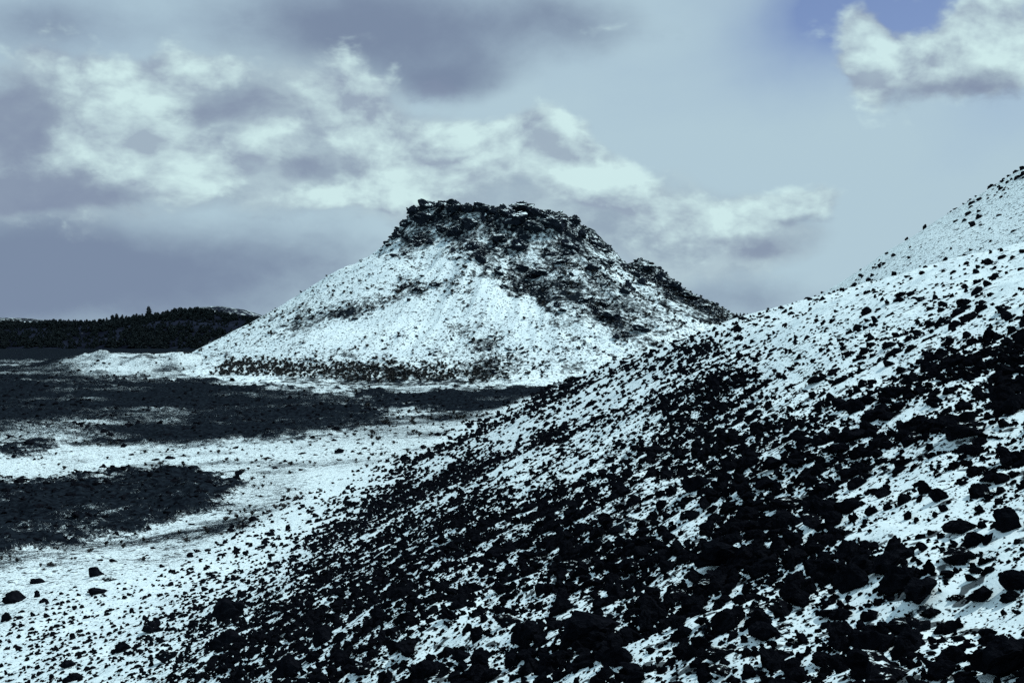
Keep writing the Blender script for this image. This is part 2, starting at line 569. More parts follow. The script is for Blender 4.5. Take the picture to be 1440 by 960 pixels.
M_GROUND = snow_ground_material("snow_over_cinders", 14.0, 4.0, 0.8, soft=0.014, grit=((34.0, 0.65, 0.0), (6.0, 0.60, 0.03), (1.7, 0.61, 0.5)), bdist=0.04, edge=0.0)
M_CONE = snow_ground_material("snow_over_cone_cinders", 0.8, 0.30, 0.10, grit=((1.6, 0.61, 0.0), (0.7, 0.645, 0.0)), bdist=0.5, edge=0.25)
M_ROCK = rock_material("black_lava", (0.0022, 0.0028, 0.0045), (0.0075, 0.0085, 0.012), 3.0, 0.0)
M_ROCKCAP = rock_material("black_lava_dusted_with_snow", (0.003, 0.0035, 0.005), (0.009, 0.010, 0.014), 2.0, 0.32)
M_CRAG = rock_material("dark_spatter", (0.006, 0.009, 0.015), (0.020, 0.026, 0.036), 2.0, 0.62)

# ------------------------------------------------------------------ ground sheet
az_f = np.radians(np.linspace(-27, 29, 720))
az_b = np.radians(np.linspace(29, 333, 130)[1:-1])
AZ = np.concatenate([az_f, az_b])
RR = np.concatenate([np.geomspace(0.25, 3.2, 30)[:-1], np.geomspace(3.2, 230, 740)[:-1], np.geomspace(230, 900, 180)[:-1], np.geomspace(900, 14000, 40)])
A2, R2 = np.meshgrid(AZ, RR)
gx, gy = (R2 * np.sin(A2)).ravel(), (R2 * np.cos(A2)).ravel()
gz = ground(gx, gy)
gc = soil(gx, gy, gz)
gv = np.concatenate([np.stack([gx, gy, gz], -1), [[0, 0, -H]]])
gf = grid_faces(len(RR), len(AZ), True)
ci = len(gv) - 1
nA = len(AZ)
cap = np.array([[ci, (j + 1) % nA, j, j] for j in range(nA)])
me = new_mesh("ground", gv, gf[:, ::-1], True)
add_attr(me, "cover", np.concatenate([gc, [0.5]]))
add_attr(me, "open", np.concatenate([np.maximum(1 - near_weight(gx, gy), sst(hill_right(gx, gy) - slope_near(gx, gy), 0.0, 0.8)), [0.0]]))
link("ground", me, M_GROUND, kind="structure", label="snowy cinder slope and valley floor with dark lava flats", cat="ground")

# ------------------------------------------------------------------ central cone
CX, CY = -8.3, 480.0


def cone_h(x, y):
    dx, dy = x - CX, y - CY
    th = np.arctan2(dy, dx)
    r = np.hypot(dx, dy)
    wob = 1 + 0.05 * np.sin(3 * th + 1.0) + 0.03 * np.sin(7 * th + 0.4)
    wob = 1 + (wob - 1) * (np.abs(np.sin(th)))
    r = r * wob
    zl = np.interp(r, [0, 18, 29.5, 33, 41, 60, 90, 115, 135, 165, 200], [34, 39, 43.5, 39, 29.3, 17.8, -0.8, -13.0, -17.0, -21, -30])
    zr = np.interp(r, [0, 18, 30, 38, 47, 55, 86, 97, 125, 150, 200], [34, 39, 40.0, 36.5, 27.6, 21, 6.2, 1.0, -14, -22, -30])
    w = sst(np.cos(th), -0.75, 0.75)
    z = zl * (1 - w) + zr * w
    z = z + 7.0 * np.exp(-((dx - 62) / 9) ** 2 - ((dy + 4) / 14) ** 2)
    z = z - 3.2 * np.exp(-((dx - 51) / 5) ** 2 - (dy / 22) ** 2) + 1.5 * np.exp(-((dx - 24) / 9) ** 2 - (dy / 16) ** 2)
    # buttress below the rim and the scoop beside it
    z = z + 3.5 * np.exp(-((dx + 6) / 10) ** 2 - ((dy + 58) / 26) ** 2) - 2.5 * np.exp(-((dx - 14) / 10) ** 2 - ((dy + 62) / 26) ** 2)
    z = z + 2.2 * np.exp(-((dx - 36) / 12) ** 2 - ((dy + 50) / 22) ** 2)
    gul = np.abs(fbm(th * 7.0 + 0.02 * r, r / 70.0, 1.0, 4, 105)) * 4.0 + np.abs(fbm(th * 26.0, r / 40.0, 1.0, 2, 106)) * 0.5
    z = z - gul * sst(r, 36, 60) * sst(-r, -125, -95) + 0.8 * sst(r, 36, 60) * sst(-r, -125, -95)
    rough = 0.35 + 1.0 * sst(z, 12, 32) + 0.7 * sst(dx, 5, 40)
    z = z + fbm(x, y, 14.0, 5, 101, 0.55) * 1.9 * rough
    z = z + np.abs(fbm(x, y, 5.0, 3, 103)) * 2.2 * sst(z, 27, 37)
    return z


cxs = np.arange(CX - 165, CX + 165.1, 0.6)
cys = np.concatenate([np.arange(CY - 160, CY + 10, 0.5), np.arange(CY + 10, CY + 160, 3.0)])
X2, Y2 = np.meshgrid(cxs, cys)
cx_, cy_ = X2.ravel(), Y2.ravel()
cz_ = cone_h(cx_, cy_)


def cone_cover(x, y, z):
    px, py = project(x, y, z)
    j1, j2 = fbm(x, y, 6.0, 3, 107) * 34, fbm(x, y, 6.0, 3, 109) * 22
    c = CONE_COVER(px + j1, py + j2)
    brk = fbm(x, y, 7.0, 3, 117)
    for pl, wd, am in CONE_STREAKS:
        c = c + am * np.clip(1 + 1.6 * brk, 0, 1.8) * np.exp(-(line_dist(px + j1 * 0.3, py + j2 * 0.3, pl) / wd) ** 2)
    c = c + 0.3 * fbm(x * 0.7 + y * 0.2, y, 5.0, 3, 113)
    return np.clip(c, 0.03, 1)


me = new_mesh("crater_hill", np.stack([cx_, cy_, cz_], -1), grid_faces(len(cys), len(cxs)), True)
add_attr(me, "cover", cone_cover(cx_, cy_, cz_) * 0.95)
add_attr(me, "open", np.ones(cx_.size))
link("crater_hill", me, M_CONE, kind="structure", label="steep cinder cone streaked with snow, flat craggy top", cat="hill")


# ------------------------------------------------------------------ far hills
def ridge_mesh(name, pts, depth, width, base, seed, mat, cov, label, rough=2.0, n=220):
    """pts: (column, row) of the skyline surveyed at the given distance"""
    xs = np.array([(p[0] - 720) / F * depth for p in pts])
    zs = np.array([(HZ - p[1]) / F * depth for p in pts])
    u = np.linspace(xs[0], xs[-1], n)
    t = np.linspace(-1, 1, 60)
    U, Tt = np.meshgrid(u, t)
    top = np.interp(U, xs, zs)
    sh = np.cos(np.clip(Tt, -1, 1) * math.pi / 2) ** 1.2
    Z = base + (top - base) * sh + fbm(U, Tt * width, width * 0.25, 4, seed) * rough * sh
    Y = depth + Tt * width
    me = new_mesh(name, np.stack([U, Y, Z], -1).reshape(-1, 3), grid_faces(60, n), True)
    add_attr(me, "cover", np.full(U.size, cov))
    link(name, me, mat, kind="structure", label=label, cat="hill")
    return lambda x, y: base + (np.interp(x, xs, zs) - base) * np.cos(np.clip((y - depth) / width, -1, 1) * math.pi / 2) ** 1.2 \
        + fbm(x, (y - depth), width * 0.25, 4, seed) * rough * np.cos(np.clip((y - depth) / width, -1, 1) * math.pi / 2) ** 1.2


M_FARGROUND = snow_ground_material("far_cinder_and_snow", 0.12, 0.04, 0.012, bdist=1.0, dark=(0.010, 0.013, 0.022, 1))
forest_h = ridge_mesh("forest_hill", [(-420, 470), (-200, 462), (0, 459), (60, 458), (120, 457), (160, 454), (210, 449), (250, 444), (300, 440), (335, 444), (370, 452), (420, 466), (560, 480)],
                      1080, 190, -24, 201, M_FARGROUND, 1.0, "low dark wooded ridge on the horizon left of the cone", 2.0)
ridge_mesh("snowy_hill", [(-500, 470), (-260, 452), (-60, 447), (30, 447), (70, 452), (140, 462), (220, 452), (280, 433), (310, 431), (345, 436), (370, 445), (430, 462)],
           2600, 420, -40, 211, M_FARGROUND, 0.66, "distant hill with patchy snow behind the wooded ridge", 3.0)
right_h = ridge_mesh("forest_hill", [(860, 470), (960, 452), (1020, 447), (1060, 447), (1100, 446), (1200, 452), (1400, 470)],
                     1500, 200, -40, 221, M_FARGROUND, 0.8, "far wooded rise in the gap between cone and slope", 2.0)


# ------------------------------------------------------------------ rock shapes
import bmesh


def rock_mesh(name, seed, sub, flat=0.7, mat=None, cuts=9, rough=0.16):
    r = random.Random(seed)
    bm = bmesh.new()
    bmesh.ops.create_icosphere(bm, subdivisions=sub, radius=1.0)
    P = np.array([v.co[:] for v in bm.verts])
    stretch = np.array([r.uniform(0.85, 1.25), r.uniform(0.75, 1.1), flat * r.uniform(0.8, 1.2)])
    for _ in range(cuts):
        d = np.array([r.gauss(0, 1), r.gauss(0, 1), r.gauss(0, 0.8)])
        d /= np.linalg.norm(d)
        h = r.uniform(0.42, 0.85)
        e = P @ d - h
        P = P - np.outer(np.maximum(e, 0) * 0.97, d)
    n = fbm(P[:, 0] * 2 + P[:, 2] * 1.3 + seed, P[:, 1] * 2 - P[:, 2] * 1.7, 1.1, 4, seed, 0.62)
    P = P * (1 + n * rough * 2.4)[:, None]
    P = P * stretch
    P = P / max(np.abs(P[:, :2]).max(), 1e-6) * 0.5          # about one unit wide
    for v, p in zip(bm.verts, P):
        v.co = p
    me = bpy.data.meshes.new(name)
    bm.to_mesh(me)
    bm.free()
    me.polygons.foreach_set("use_smooth", np.zeros(len(me.polygons), bool))
    me.materials.append(mat)
    return me


def variants(cname, meshes):
    c = bpy.data.collections.new(cname)
    for i, mm in enumerate(meshes):
        o = bpy.data.objects.new("%s_piece" % cname, mm)
        c.objects.link(o)
    return c


def scatter(name, col, P, rot, scl, idx, label, cat, mat=None):
    """one uncountable mass: pieces of a collection instanced on points"""
    me = bpy.data.meshes.new(name)
    me.vertices.add(len(P))
    me.vertices.foreach_set("co", np.asarray(P, np.float32).ravel())
    for nm, v in (("rot", rot), ("scl", scl)):
        a = me.attributes.new(nm, 'FLOAT_VECTOR', 'POINT')
        a.data.foreach_set("vector", np.asarray(v, np.float32).ravel())
    a = me.attributes.new("idx", 'INT', 'POINT')
    a.data.foreach_set("value", np.asarray(idx, np.int32))
    o = link(name, me, None, kind="stuff", label=label, cat=cat)
    ng = bpy.data.node_groups.new(name, 'GeometryNodeTree')
    ng.interface.new_socket("Geometry", in_out='INPUT', socket_type='NodeSocketGeometry')
    ng.interface.new_socket("Geometry", in_out='OUTPUT', socket_type='NodeSocketGeometry')
    N, L = ng.nodes, ng.links
    gi, go = N.new('NodeGroupInput'), N.new('NodeGroupOutput')
    ip = N.new('GeometryNodeInstanceOnPoints')
    ip.inputs['Pick Instance'].default_value = True
    cinfo = N.new('GeometryNodeCollectionInfo')
    cinfo.inputs['Collection'].default_value = col
    cinfo.inputs['Separate Children'].default_value = True
    cinfo.inputs['Reset Children'].default_value = True

    def attr(nm, typ):
        a = N.new('GeometryNodeInputNamedAttribute')
        a.data_type = typ
        a.inputs['Name'].default_value = nm
        return next(s for s in a.outputs if s.enabled and s.name == 'Attribute')
    e2r = N.new('FunctionNodeEulerToRotation')
    L.new(attr("rot", 'FLOAT_VECTOR'), e2r.inputs[0])
    L.new(gi.outputs[0], ip.inputs['Points'])
    L.new(cinfo.outputs[0], ip.inputs['Instance'])
    L.new(attr("idx", 'INT'), ip.inputs['Instance Index'])
    L.new(e2r.outputs[0], ip.inputs['Rotation'])
    L.new(attr("scl", 'FLOAT_VECTOR'), ip.inputs['Scale'])
    L.new(ip.outputs[0], go.inputs[0])
    md = o.modifiers.new("scatter", 'NODES')
    md.node_group = ng
    return o


SMALL = [rock_mesh("cinder", 300 + i, 2, (0.55, 0.72, 0.95)[i % 3], M_ROCK, 5 + i % 5, 0.17 + 0.03 * (i % 4)) for i in range(20)]
BOULD = [rock_mesh("boulder", 400 + i, 4, 0.62, M_ROCK, 12, 0.15) for i in range(12)]
BOULDC = [rock_mesh("boulder", 430 + i, 4, 0.62, M_ROCKCAP, 12, 0.15) for i in range(5)]
CRAGS = [rock_mesh("crag", 450 + i, 4, 0.85, M_CRAG, 10, 0.24) for i in range(10)]
C_SMALL = variants("cinder_shapes", SMALL)
C_CRAG = variants("crag_shapes", [rock_mesh("crag_block", 480 + i, 2, 0.75, M_CRAG, 8, 0.22) for i in range(8)])


def rand_rot(n, tilt=0.5):
    return np.stack([rng.normal(0, tilt, n), rng.normal(0, tilt, n), rng.uniform(0, 6.283, n)], -1)


# --- near slope -------------------------------------------------------------
def powerlaw(n, lo, hi, p):
    u = rng.random(n)
    return (lo ** -p + u * (hi ** -p - lo ** -p)) ** (-1 / p)


pts = []
redges = np.geomspace(3.0, 330, 90)
A0, A1 = math.radians(-29), math.radians(31)
sm_ground = lambda x, y: ground(x, y, False)
for r0, r1 in zip(redges[:-1], redges[1:]):
    rm = (r0 + r1) / 2
    lo = max(0.024, 0.0024 * rm)
    hi = max(0.24, 0.0075 * rm)
    p = 1.7
    samp = powerlaw(4000, lo, hi, p)
    es2 = float((samp ** 2).mean())
    area = (A1 - A0) * (r1 * r1 - r0 * r0) / 2
    # candidates at the heaviest cover, thinned below
    nmax = min(int(area * 11.0 / (0.55 * es2)), 160000)
    a = rng.uniform(A0, A1, nmax)
    rr = np.sqrt(rng.uniform(r0 * r0, r1 * r1, nmax))
    x, y = rr * np.sin(a), rr * np.cos(a)
    w = near_weight(x, y)
    t_ = w > 0.15
    x, y, w = x[t_], y[t_], w[t_]
    if not len(x):
        continue
    z = ground(x, y)
    px, py = project(x, y, z)
    C = cover(x, y, z)
    clump = np.clip(1 + 1.5 * fbm(x, y, max(0.5, rm * 0.03), 3, 131), 0.3, 1.8)
    lam = -np.log(1 - np.clip(C, 0.02, 0.92)) * clump * (1.9 + 1.7 * sst(C, 0.4, 0.85))
    lam = lam * (1.45 - 0.45 * sst(py, 520, 660))
    lam = lam * (1 - 0.62 * sst(hill_right(x, y) - slope_near(x, y), -0.1, 0.5) * (1 - 0.9 * sst(z + 4 * fbm(x, y, 8, 3, 171), 12, 22)))
    pa = lam / 11.0 * (0.25 + 0.75 * w)
    t_ = rng.random(len(x)) < pa
    x, y, z, px, py, C = x[t_], y[t_], z[t_], px[t_], py[t_], C[t_]
    if not len(x):
        continue
    nx, ny, nz = normals(sm_ground, x, y)
    d = np.sqrt(x * x + y * y + z * z)
    pa = np.clip(-(x * nx + y * ny + z * nz) / d, 0.02, 1)
    keep = rng.random(len(x)) < pa
    k = int(keep.sum())
    if k:
        pts.append(np.stack([x[keep], y[keep], z[keep], powerlaw(k, lo, hi, p), px[keep], py[keep]], -1))
near = np.concatenate(pts)

# gravel between the stones close by
n = 120000
rr = np.exp(rng.uniform(math.log(3.2), math.log(32), n))
a = rng.uniform(A0, A1, n)
x, y = rr * np.sin(a), rr * np.cos(a)
z = ground(x, y)
gpx, gpy = project(x, y, z)
keep = (rng.random(n) < np.clip(0.12 + 0.75 * cover(x, y, z), 0, 1) * np.clip(0.9 + 2.2 * fbm(x, y, 0.7, 3, 137), 0.05, 1)) & (near_weight(x, y) > 0.3) & (gpy < 1150) & (gpy > 450)
k = int(keep.sum())
gravel = np.stack([x[keep], y[keep], z[keep], np.maximum(0.010, 0.0012 * rr[keep]) * powerlaw(k, 1.0, 2.6, 1.6)], -1)

# --- valley and lava rubble --------------------------------------------------
n = 110000
y = np.sqrt(rng.uniform(28 ** 2, 430 ** 2, n))
x = rng.uniform(-0.52, 0.45, n) * y
w = near_weight(x, y)
z = ground(x, y)
C = cover(x, y, z)
nr, fr = lava_mask(x, y)
C = np.where(nr > 0.3, 0.9, np.where(fr > 0.3, 0.4, C * 0.30 + 0.35 * np.clip(fbm(x, y, 18, 3, 141), 0, 1)))
keep = (rng.random(n) < C * 0.9 * np.clip(90 / y, 0.12, 1.3)) & (w < 0.5) & (np.hypot((x - CX) / 118, (y - CY) / 108) > 1)
k = int(keep.sum())
val = np.stack([x[keep], y[keep], z[keep], powerlaw(k, 0.22, 1.3, 1.8) * np.clip(y[keep] / 130, 0.45, 1.7)], -1)
px, py = project(val[:, 0], val[:, 1], val[:, 2])
val = np.concatenate([val, px[:, None], py[:, None]], 1)

# --- boulders seen one by one: (column, row of the foot, width, height in pixels of the surveyed picture)
HAND = [(1210, 828, 66, 46), (1278, 893, 72, 52), (1243, 892, 32, 28), (1424, 948, 110, 80), (1343, 935, 52, 40), (1250, 966, 96, 62), (1360, 746, 62, 32),
        (1422, 748, 54, 36), (985, 688, 66, 30), (1112, 716, 72, 26), (1160, 728, 52, 34), (1027, 792, 92, 34), (1327, 704, 36, 20), (1393, 700, 30, 16),
        (1408, 682, 30, 26), (1383, 848, 46, 30), (1424, 844, 34, 22), (1347, 846, 24, 16), (1187, 872, 40, 26), (670, 903, 27, 24), (647, 930, 34, 26),
        (713, 880, 44, 32), (740, 905, 42, 40), (833, 895, 112, 52), (880, 936, 46, 38), (773, 934, 40, 20), (720, 940, 36, 28), (320, 872, 52, 40),
        (317, 908, 56, 40), (210, 890, 30, 34), (170, 917, 30, 28), (132, 811, 26, 15), (130, 837, 36, 9), (153, 817, 26, 9), (50, 821, 23, 9), (20, 847, 36, 18),
        (52, 840, 13, 14), (277, 777, 17, 9), (333, 668, 17, 9), (93, 940, 21, 16), (100, 958, 34, 16), (233, 930, 38, 28), (7, 874, 18, 26), (1220, 442, 19, 13),
        (1268, 418, 22, 10), (1297, 423, 26, 9), (1357, 430, 26, 14), (1393, 478, 24, 22), (1008, 544, 24, 15), (1363, 620, 94, 36), (1200, 622, 70, 28),
        (1090, 660, 46, 22), (960, 900, 40, 26), (1010, 930, 52, 36), (1080, 900, 56, 40), (1120, 850, 50, 34), (560, 880, 28, 18), (508, 950, 40, 34), (595, 955, 46, 34),
        (410, 950, 46, 36), (455, 905, 44, 30), (395, 860, 38, 26), (1180, 940, 40, 30), (1310, 870, 34, 20), (1395, 905, 34, 22), (640, 760, 30, 16), (780, 720, 34, 16),
        (870, 690, 36, 16), (900, 770, 44, 20), (800, 800, 40, 22), (1258, 560, 40, 18), (1310, 520, 36, 20), (1420, 560, 46, 30), (1405, 500, 34, 24), (1250, 490, 28, 14),
        (1150, 540, 30, 12), (1345, 460, 24, 16), (1410, 440, 22, 20), (1400, 392, 16, 16), (1258, 388, 12, 6), (1060, 590, 34, 14), (980, 600, 30, 12), (920, 640, 34, 14)]
CRAG_EDGE = [(815, 526, 34, 20), (828, 519, 30, 18), (806, 538, 30, 20), (840, 512, 24, 13), (798, 548, 24, 15), (848, 507, 18, 10), (690, 600, 16, 10), (676, 610, 18, 9)]


def ray_hit(pxs, pys, fn, r0=3.0, r1=420.0, n=2600):
    """first meeting of a sight line with the ground"""
    t = np.geomspace(r0, r1, n)
    res = []
    for px, py in zip(pxs, pys):
        x, y, z = (px - 720) / F * t, t, (HZ - py) / F * t
        g = fn(x, y)
        b = np.nonzero(z <= g)[0]
        i = b[0] if len(b) else n - 1
        res.append((x[i], y[i], g[i]))
    return np.array(res)


hp = HAND + CRAG_EDGE
hit = ray_hit([h[0] for h in hp], [h[1] for h in hp], ground)
hsz = np.array([(h[2] / F * q[1], h[3] / F * q[1]) for h, q in zip(hp, hit)])

# clear the stones that would stand inside a surveyed boulder
for q, s in zip(hit, hsz):
    near = near[np.hypot(near[:, 0] - q[0], near[:, 1] - q[1] - s[0] * 0.25) > s[0] * 0.42]

# the stones that show largest become single rocks, the rest stay one mass
vis = (near[:, 4] > 0) & (near[:, 4] < 1440) & (near[:, 5] < 985)
app = np.where(vis, near[:, 3] / near[:, 1], 0)
order = np.argsort(-app)
NBIG = 215
big, rest = near[order[:NBIG]], near[order[NBIG:]]


def put_rock(meshes, i, loc, w, h, rz, label, group, tilt=0.25, name="lava_rock"):
    mm = meshes[i % len(meshes)]
    zs = [v.co.z for v in (mm.vertices[0], mm.vertices[1])]
    o = link(name, mm, None, label=label, cat="rock", group=group)
    o.location = loc
    o.rotation_euler = (random.gauss(0, tilt), random.gauss(0, tilt), rz)
    o.scale = (w, w * random.uniform(0.75, 1.0), h)
    return o


for i, ((px_, py_, w_, h_), q, s) in enumerate(zip(hp, hit, hsz)):
    hh = max(s[1], s[0] * 0.42) * 1.5
    loc = (q[0], q[1] + s[0] * 0.25, ground(np.array([q[0]]), np.array([q[1] + s[0] * 0.25]))[0] + hh * 0.10)
    if i >= len(HAND):
        lab, grp = "black lava crag breaking the edge of the near slope above the flats", "crags along the slope edge"
    elif q[1] > 40:
        lab, grp = "dark lava block lying on open snow at the valley foot", "blocks at the slope foot"
    elif py_ < 500:
        lab, grp = "black lava rock on the snowy bench below the upper hillside", "rocks on the bench"
    elif w_ > 60:
        lab, grp = "broad black lava boulder, among the largest on the near slope", "large boulders on the near slope"
    else:
        lab, grp = "angular black lava boulder half sunk in thin snow", "boulders on the near slope"
    bank = BOULDC if i % 4 == 1 else BOULD
    put_rock(bank, i * 5 + 1, loc, s[0], hh, random.uniform(-0.5, 0.5), lab, grp, 0.15)
def rock_words(i, b):
    dusted = i % 9 == 0
    c_ = float(cover(b[:1], b[1:2], b[2:3])[0])
    if dusted:
        return "black cinder rock with a dusting of snow on its top", "snow-dusted rocks on the near slope"
    if c_ > 0.68:
        return "rough black cinder rock crowded into the dense rubble of the near slope", "rocks in the dense rubble"
    if c_ > 0.5:
        return "rough black cinder rock with snow showing between it and its neighbours", "rocks in the broken rubble"
    return "rough black cinder rock standing alone on an open snow patch", "rocks on open snow patches"


for i, b in enumerate(big):
    put_rock(BOULD if i % 9 else BOULDC, i * 7 + 3, (b[0], b[1], b[2] + b[3] * 0.10), b[3], b[3] * random.uniform(0.7, 1.2), random.uniform(0, 6.28),
             *rock_words(i, b), 0.4)

n = len(rest)
scl = rest[:, 3:4] * np.stack([rng.uniform(0.8, 1.15, n), rng.uniform(0.75, 1.0, n), rng.uniform(0.7, 1.2, n)], -1)
P = rest[:, :3].copy()
P[:, 2] += rest[:, 3] * 0.08
scatter("rubble", C_SMALL, P, rand_rot(n), scl, rng.integers(0, 20, n), "black cinder rubble strewn over the snowy near slope", "rubble")
n = len(gravel)
scl = gravel[:, 3:4] * np.stack([rng.uniform(0.8, 1.2, n), rng.uniform(0.75, 1.0, n), rng.uniform(0.6, 1.1, n)], -1)
scatter("gravel", C_SMALL, gravel[:, :3], rand_rot(n), scl, rng.integers(0, 20, n), "fine black cinder gravel between the stones of the near slope", "gravel")
n = len(val)
scl = val[:, 3:4] * np.stack([rng.uniform(0.8, 1.3, n), rng.uniform(0.75, 1.1, n), rng.uniform(0.5, 0.9, n)], -1)
scatter("lava_rubble", C_SMALL, val[:, :3], rand_rot(n, 0.3), scl, rng.integers(0, 20, n), "dark lava rubble scattered across the valley flats", "rubble")

# --- rocks of the cone --------------------------------------------------------
n = 90000
th = rng.uniform(0, 2 * math.pi, n)
rr = np.sqrt(rng.uniform(0, 125 ** 2, n))
x, y = CX + rr * np.cos(th), CY + rr * np.sin(th)
z = cone_h(x, y)
C = cone_cover(x, y, z)
cl = np.clip(1 + 3.0 * fbm(x, y, 9.0, 3, 151), 0.05, 2.6)
keep = (rng.random(n) < np.clip(C, 0, 1) ** 1.3 * 0.50 * cl) & (z > -17) & (y < CY + 30)
k = int(keep.sum())
s = powerlaw(k, 0.55, 3.2, 2.0) * (0.75 + 0.55 * sst(z[keep], 5, 30))
cp = np.stack([x[keep], y[keep], z[keep]], -1)
scl = s[:, None] * np.stack([rng.uniform(0.9, 1.4, k), rng.uniform(0.75, 1.1, k), rng.uniform(0.6, 1.0, k)], -1)
scatter("cone_rubble", C_CRAG, cp, rand_rot(k, 0.35), scl, rng.integers(0, 8, k), "dark spatter blocks and brush dotting the snowy cone", "rubble")

RIM = [(582, 304, 30, 20), (600, 300, 34, 16), (622, 298, 24, 12), (596, 318, 40, 18), (570, 322, 26, 16), (560, 336, 22, 14), (548, 346, 20, 9), (640, 302, 22, 14), (658, 300, 20, 14),
       (676, 306, 28, 18), (694, 306, 26, 16), (712, 308, 28, 20), (735, 302, 36, 20), (752, 308, 24, 16), (724, 322, 44, 22), (770, 312, 24, 12), (790, 316, 26, 14), (808, 318, 22, 12),
       (780, 330, 40, 18), (750, 336, 34, 16), (820, 338, 24, 16), (836, 346, 22, 16), (850, 356, 18, 14), (660, 330, 26, 18), (664, 352, 24, 20), (676, 372, 22, 18), (700, 344, 34, 18),
       (730, 356, 30, 16), (640, 336, 22, 12), (620, 330, 20, 12), (605, 346, 18, 10), (800, 352, 30, 18), (790, 372, 28, 16), (835, 384, 24, 14), (860, 372, 16, 10), (895, 390, 26, 14),
       (912, 384, 32, 14), (930, 396, 32, 16), (950, 410, 34, 14), (970, 420, 26, 12), (905, 402, 24, 14), (885, 408, 20, 16), (990, 432, 22, 10), (880, 415, 18, 12), (820, 424, 26, 12),
       (850, 434, 28, 10), (790, 440, 20, 8), (784, 432, 14, 9), (860, 452, 36, 10), (900, 468, 30, 12), (868, 480, 18, 10), (700, 388, 18, 10), (760, 390, 30, 14), (735, 384, 24, 12),
       (612, 404, 22, 9), (590, 412, 24, 8), (575, 424, 10, 8)]
hit = ray_hit([h[0] for h in RIM], [h[1] for h in RIM], cone_h, 330, 520, 1600)
for i, (h, q) in enumerate(zip(RIM, hit)):
    w_, hh = h[2] / F * q[1], h[3] / F * q[1] * 1.35
    put_rock(CRAGS, i * 3, (q[0], q[1] + w_ * 0.3, cone_h(np.array([q[0]]), np.array([q[1] + w_ * 0.3]))[0] + hh * 0.12), w_ * 1.1, hh, random.uniform(-0.6, 0.6),
             "dark crag jutting from the cone's summit rim" if h[1] < 350 and h[0] < 860 else "dark spatter outcrop on the cone's snowy flank",
             "crags of the cone rim" if h[1] < 350 and h[0] < 860 else "outcrops on the cone flank", 0.12, "lava_crag")


# ------------------------------------------------------------------ trees
def mat_plain(name, a, b, scale):
    m, T = new_mat(name)
    p = T.n('ShaderNodeTexCoord').outputs['Object']
    finish(T, T.mix(T.noise(p, scale, 4, 0.6), a + (1,), b + (1,)), 0.85, None, spec=0.1)
    return m


M_NEEDLE = mat_plain("pine_needles", (0.012, 0.020, 0.026), (0.030, 0.045, 0.048), 1.5)
M_BARK = mat_plain("bark", (0.02, 0.018, 0.016), (0.05, 0.045, 0.04), 2.0)


def pine_meshes(seed):
    r = random.Random(seed)
    h = 1.0
    seg = 6
    V, Fc = [], []
    for k, (zz, rad) in enumerate([(-0.05, 0.022), (0.35, 0.016), (0.96, 0.003)]):
        for j in range(seg):
            V.append((rad * math.cos(j * 2 * math.pi / seg), rad * math.sin(j * 2 * math.pi / seg), zz))
    for k in range(2):
        for j in range(seg):
            Fc.append((k * seg + j, k * seg + (j + 1) % seg, (k + 1) * seg + (j + 1) % seg, (k + 1) * seg + j))
    tm = new_mesh("pine_trunk", V, Fc, True)
    tm.materials.append(M_BARK)
    V, Fc = [], []
    wide = r.uniform(0.17, 0.27)
    blunt = r.random() < 0.7
    for t in range(16):
        f = t / 15
        zz = 0.12 + 0.86 * f
        R = wide * ((1 - f) ** (0.42 if blunt else 0.8)) * r.uniform(0.75, 1.15) + 0.015
        nb = 9
        for b in range(nb):
            if r.random() < 0.12:
                continue
            a = (b + r.random()) / nb * 2 * math.pi
            L = R * r.uniform(0.6, 1.15)
            dr = -0.35 * L + r.uniform(-0.01, 0.02)
            ww = 0.36 * L + 0.012
            ca, sa = math.cos(a), math.sin(a)
            i = len(V)
            V += [(0, 0, zz + 0.02), (ca * L * 0.6 - sa * ww, sa * L * 0.6 + ca * ww, zz + dr * 0.4), (ca * L, sa * L, zz + dr), (ca * L * 0.6 + sa * ww, sa * L * 0.6 - ca * ww, zz + dr * 0.4 + 0.015)]
            Fc += [(i, i + 1, i + 2, i + 3)]
            V += [(ca * L * 0.15, sa * L * 0.15, zz - 0.05), (ca * L * 0.6, sa * L * 0.6, zz + dr - 0.03), (ca * L * 0.95, sa * L * 0.95, zz + dr * 0.8), (ca * L * 0.5, sa * L * 0.5, zz + 0.045)]
            Fc += [(i + 4, i + 5, i + 6, i + 7)]
    cm = new_mesh("pine_crown", V, Fc, False)
    cm.materials.append(M_NEEDLE)
    return tm, cm


PINES = [pine_meshes(500 + i) for i in range(5)]
# forest pieces for the mass of trees
FP = []
for tm, cm in PINES:
    FP.append(cm)
C_PINE = variants("pine_shapes", FP)
n = 5200
x = rng.uniform(-0.60, -0.10, n) * 1050
y = 1080 - 190 * rng.uniform(-0.05, 0.93, n)
z = forest_h(x, y)
base_ok = z > ground(x, y, False) - 0.5
x, y, z = x[base_ok], y[base_ok], np.maximum(z, ground(x, y, False))[base_ok]
n = len(x)
hgt = rng.uniform(2.0, 4.6, n) * np.clip(1 + 1.2 * fbm(x, y, 40, 3, 231), 0.5, 1.6)
wd = hgt * rng.uniform(1.7, 3.0, n)
scl = np.stack([wd, wd, hgt], -1)
rot = np.stack([np.zeros(n), np.zeros(n), rng.uniform(0, 6.28, n)], -1)
scatter("distant_forest", C_PINE, np.stack([x, y, z], -1), rot, scl, rng.integers(0, 5, n), "dark conifer forest covering the low ridge behind the flats", "forest")
n = 500
x = rng.uniform(0.12, 0.24, n) * 1500
y = 1500 - 200 * rng.uniform(-0.05, 0.6, n)
hgt = rng.uniform(3.5, 6.0, n)
scl = np.stack([hgt * 1.3, hgt * 1.3, hgt], -1)
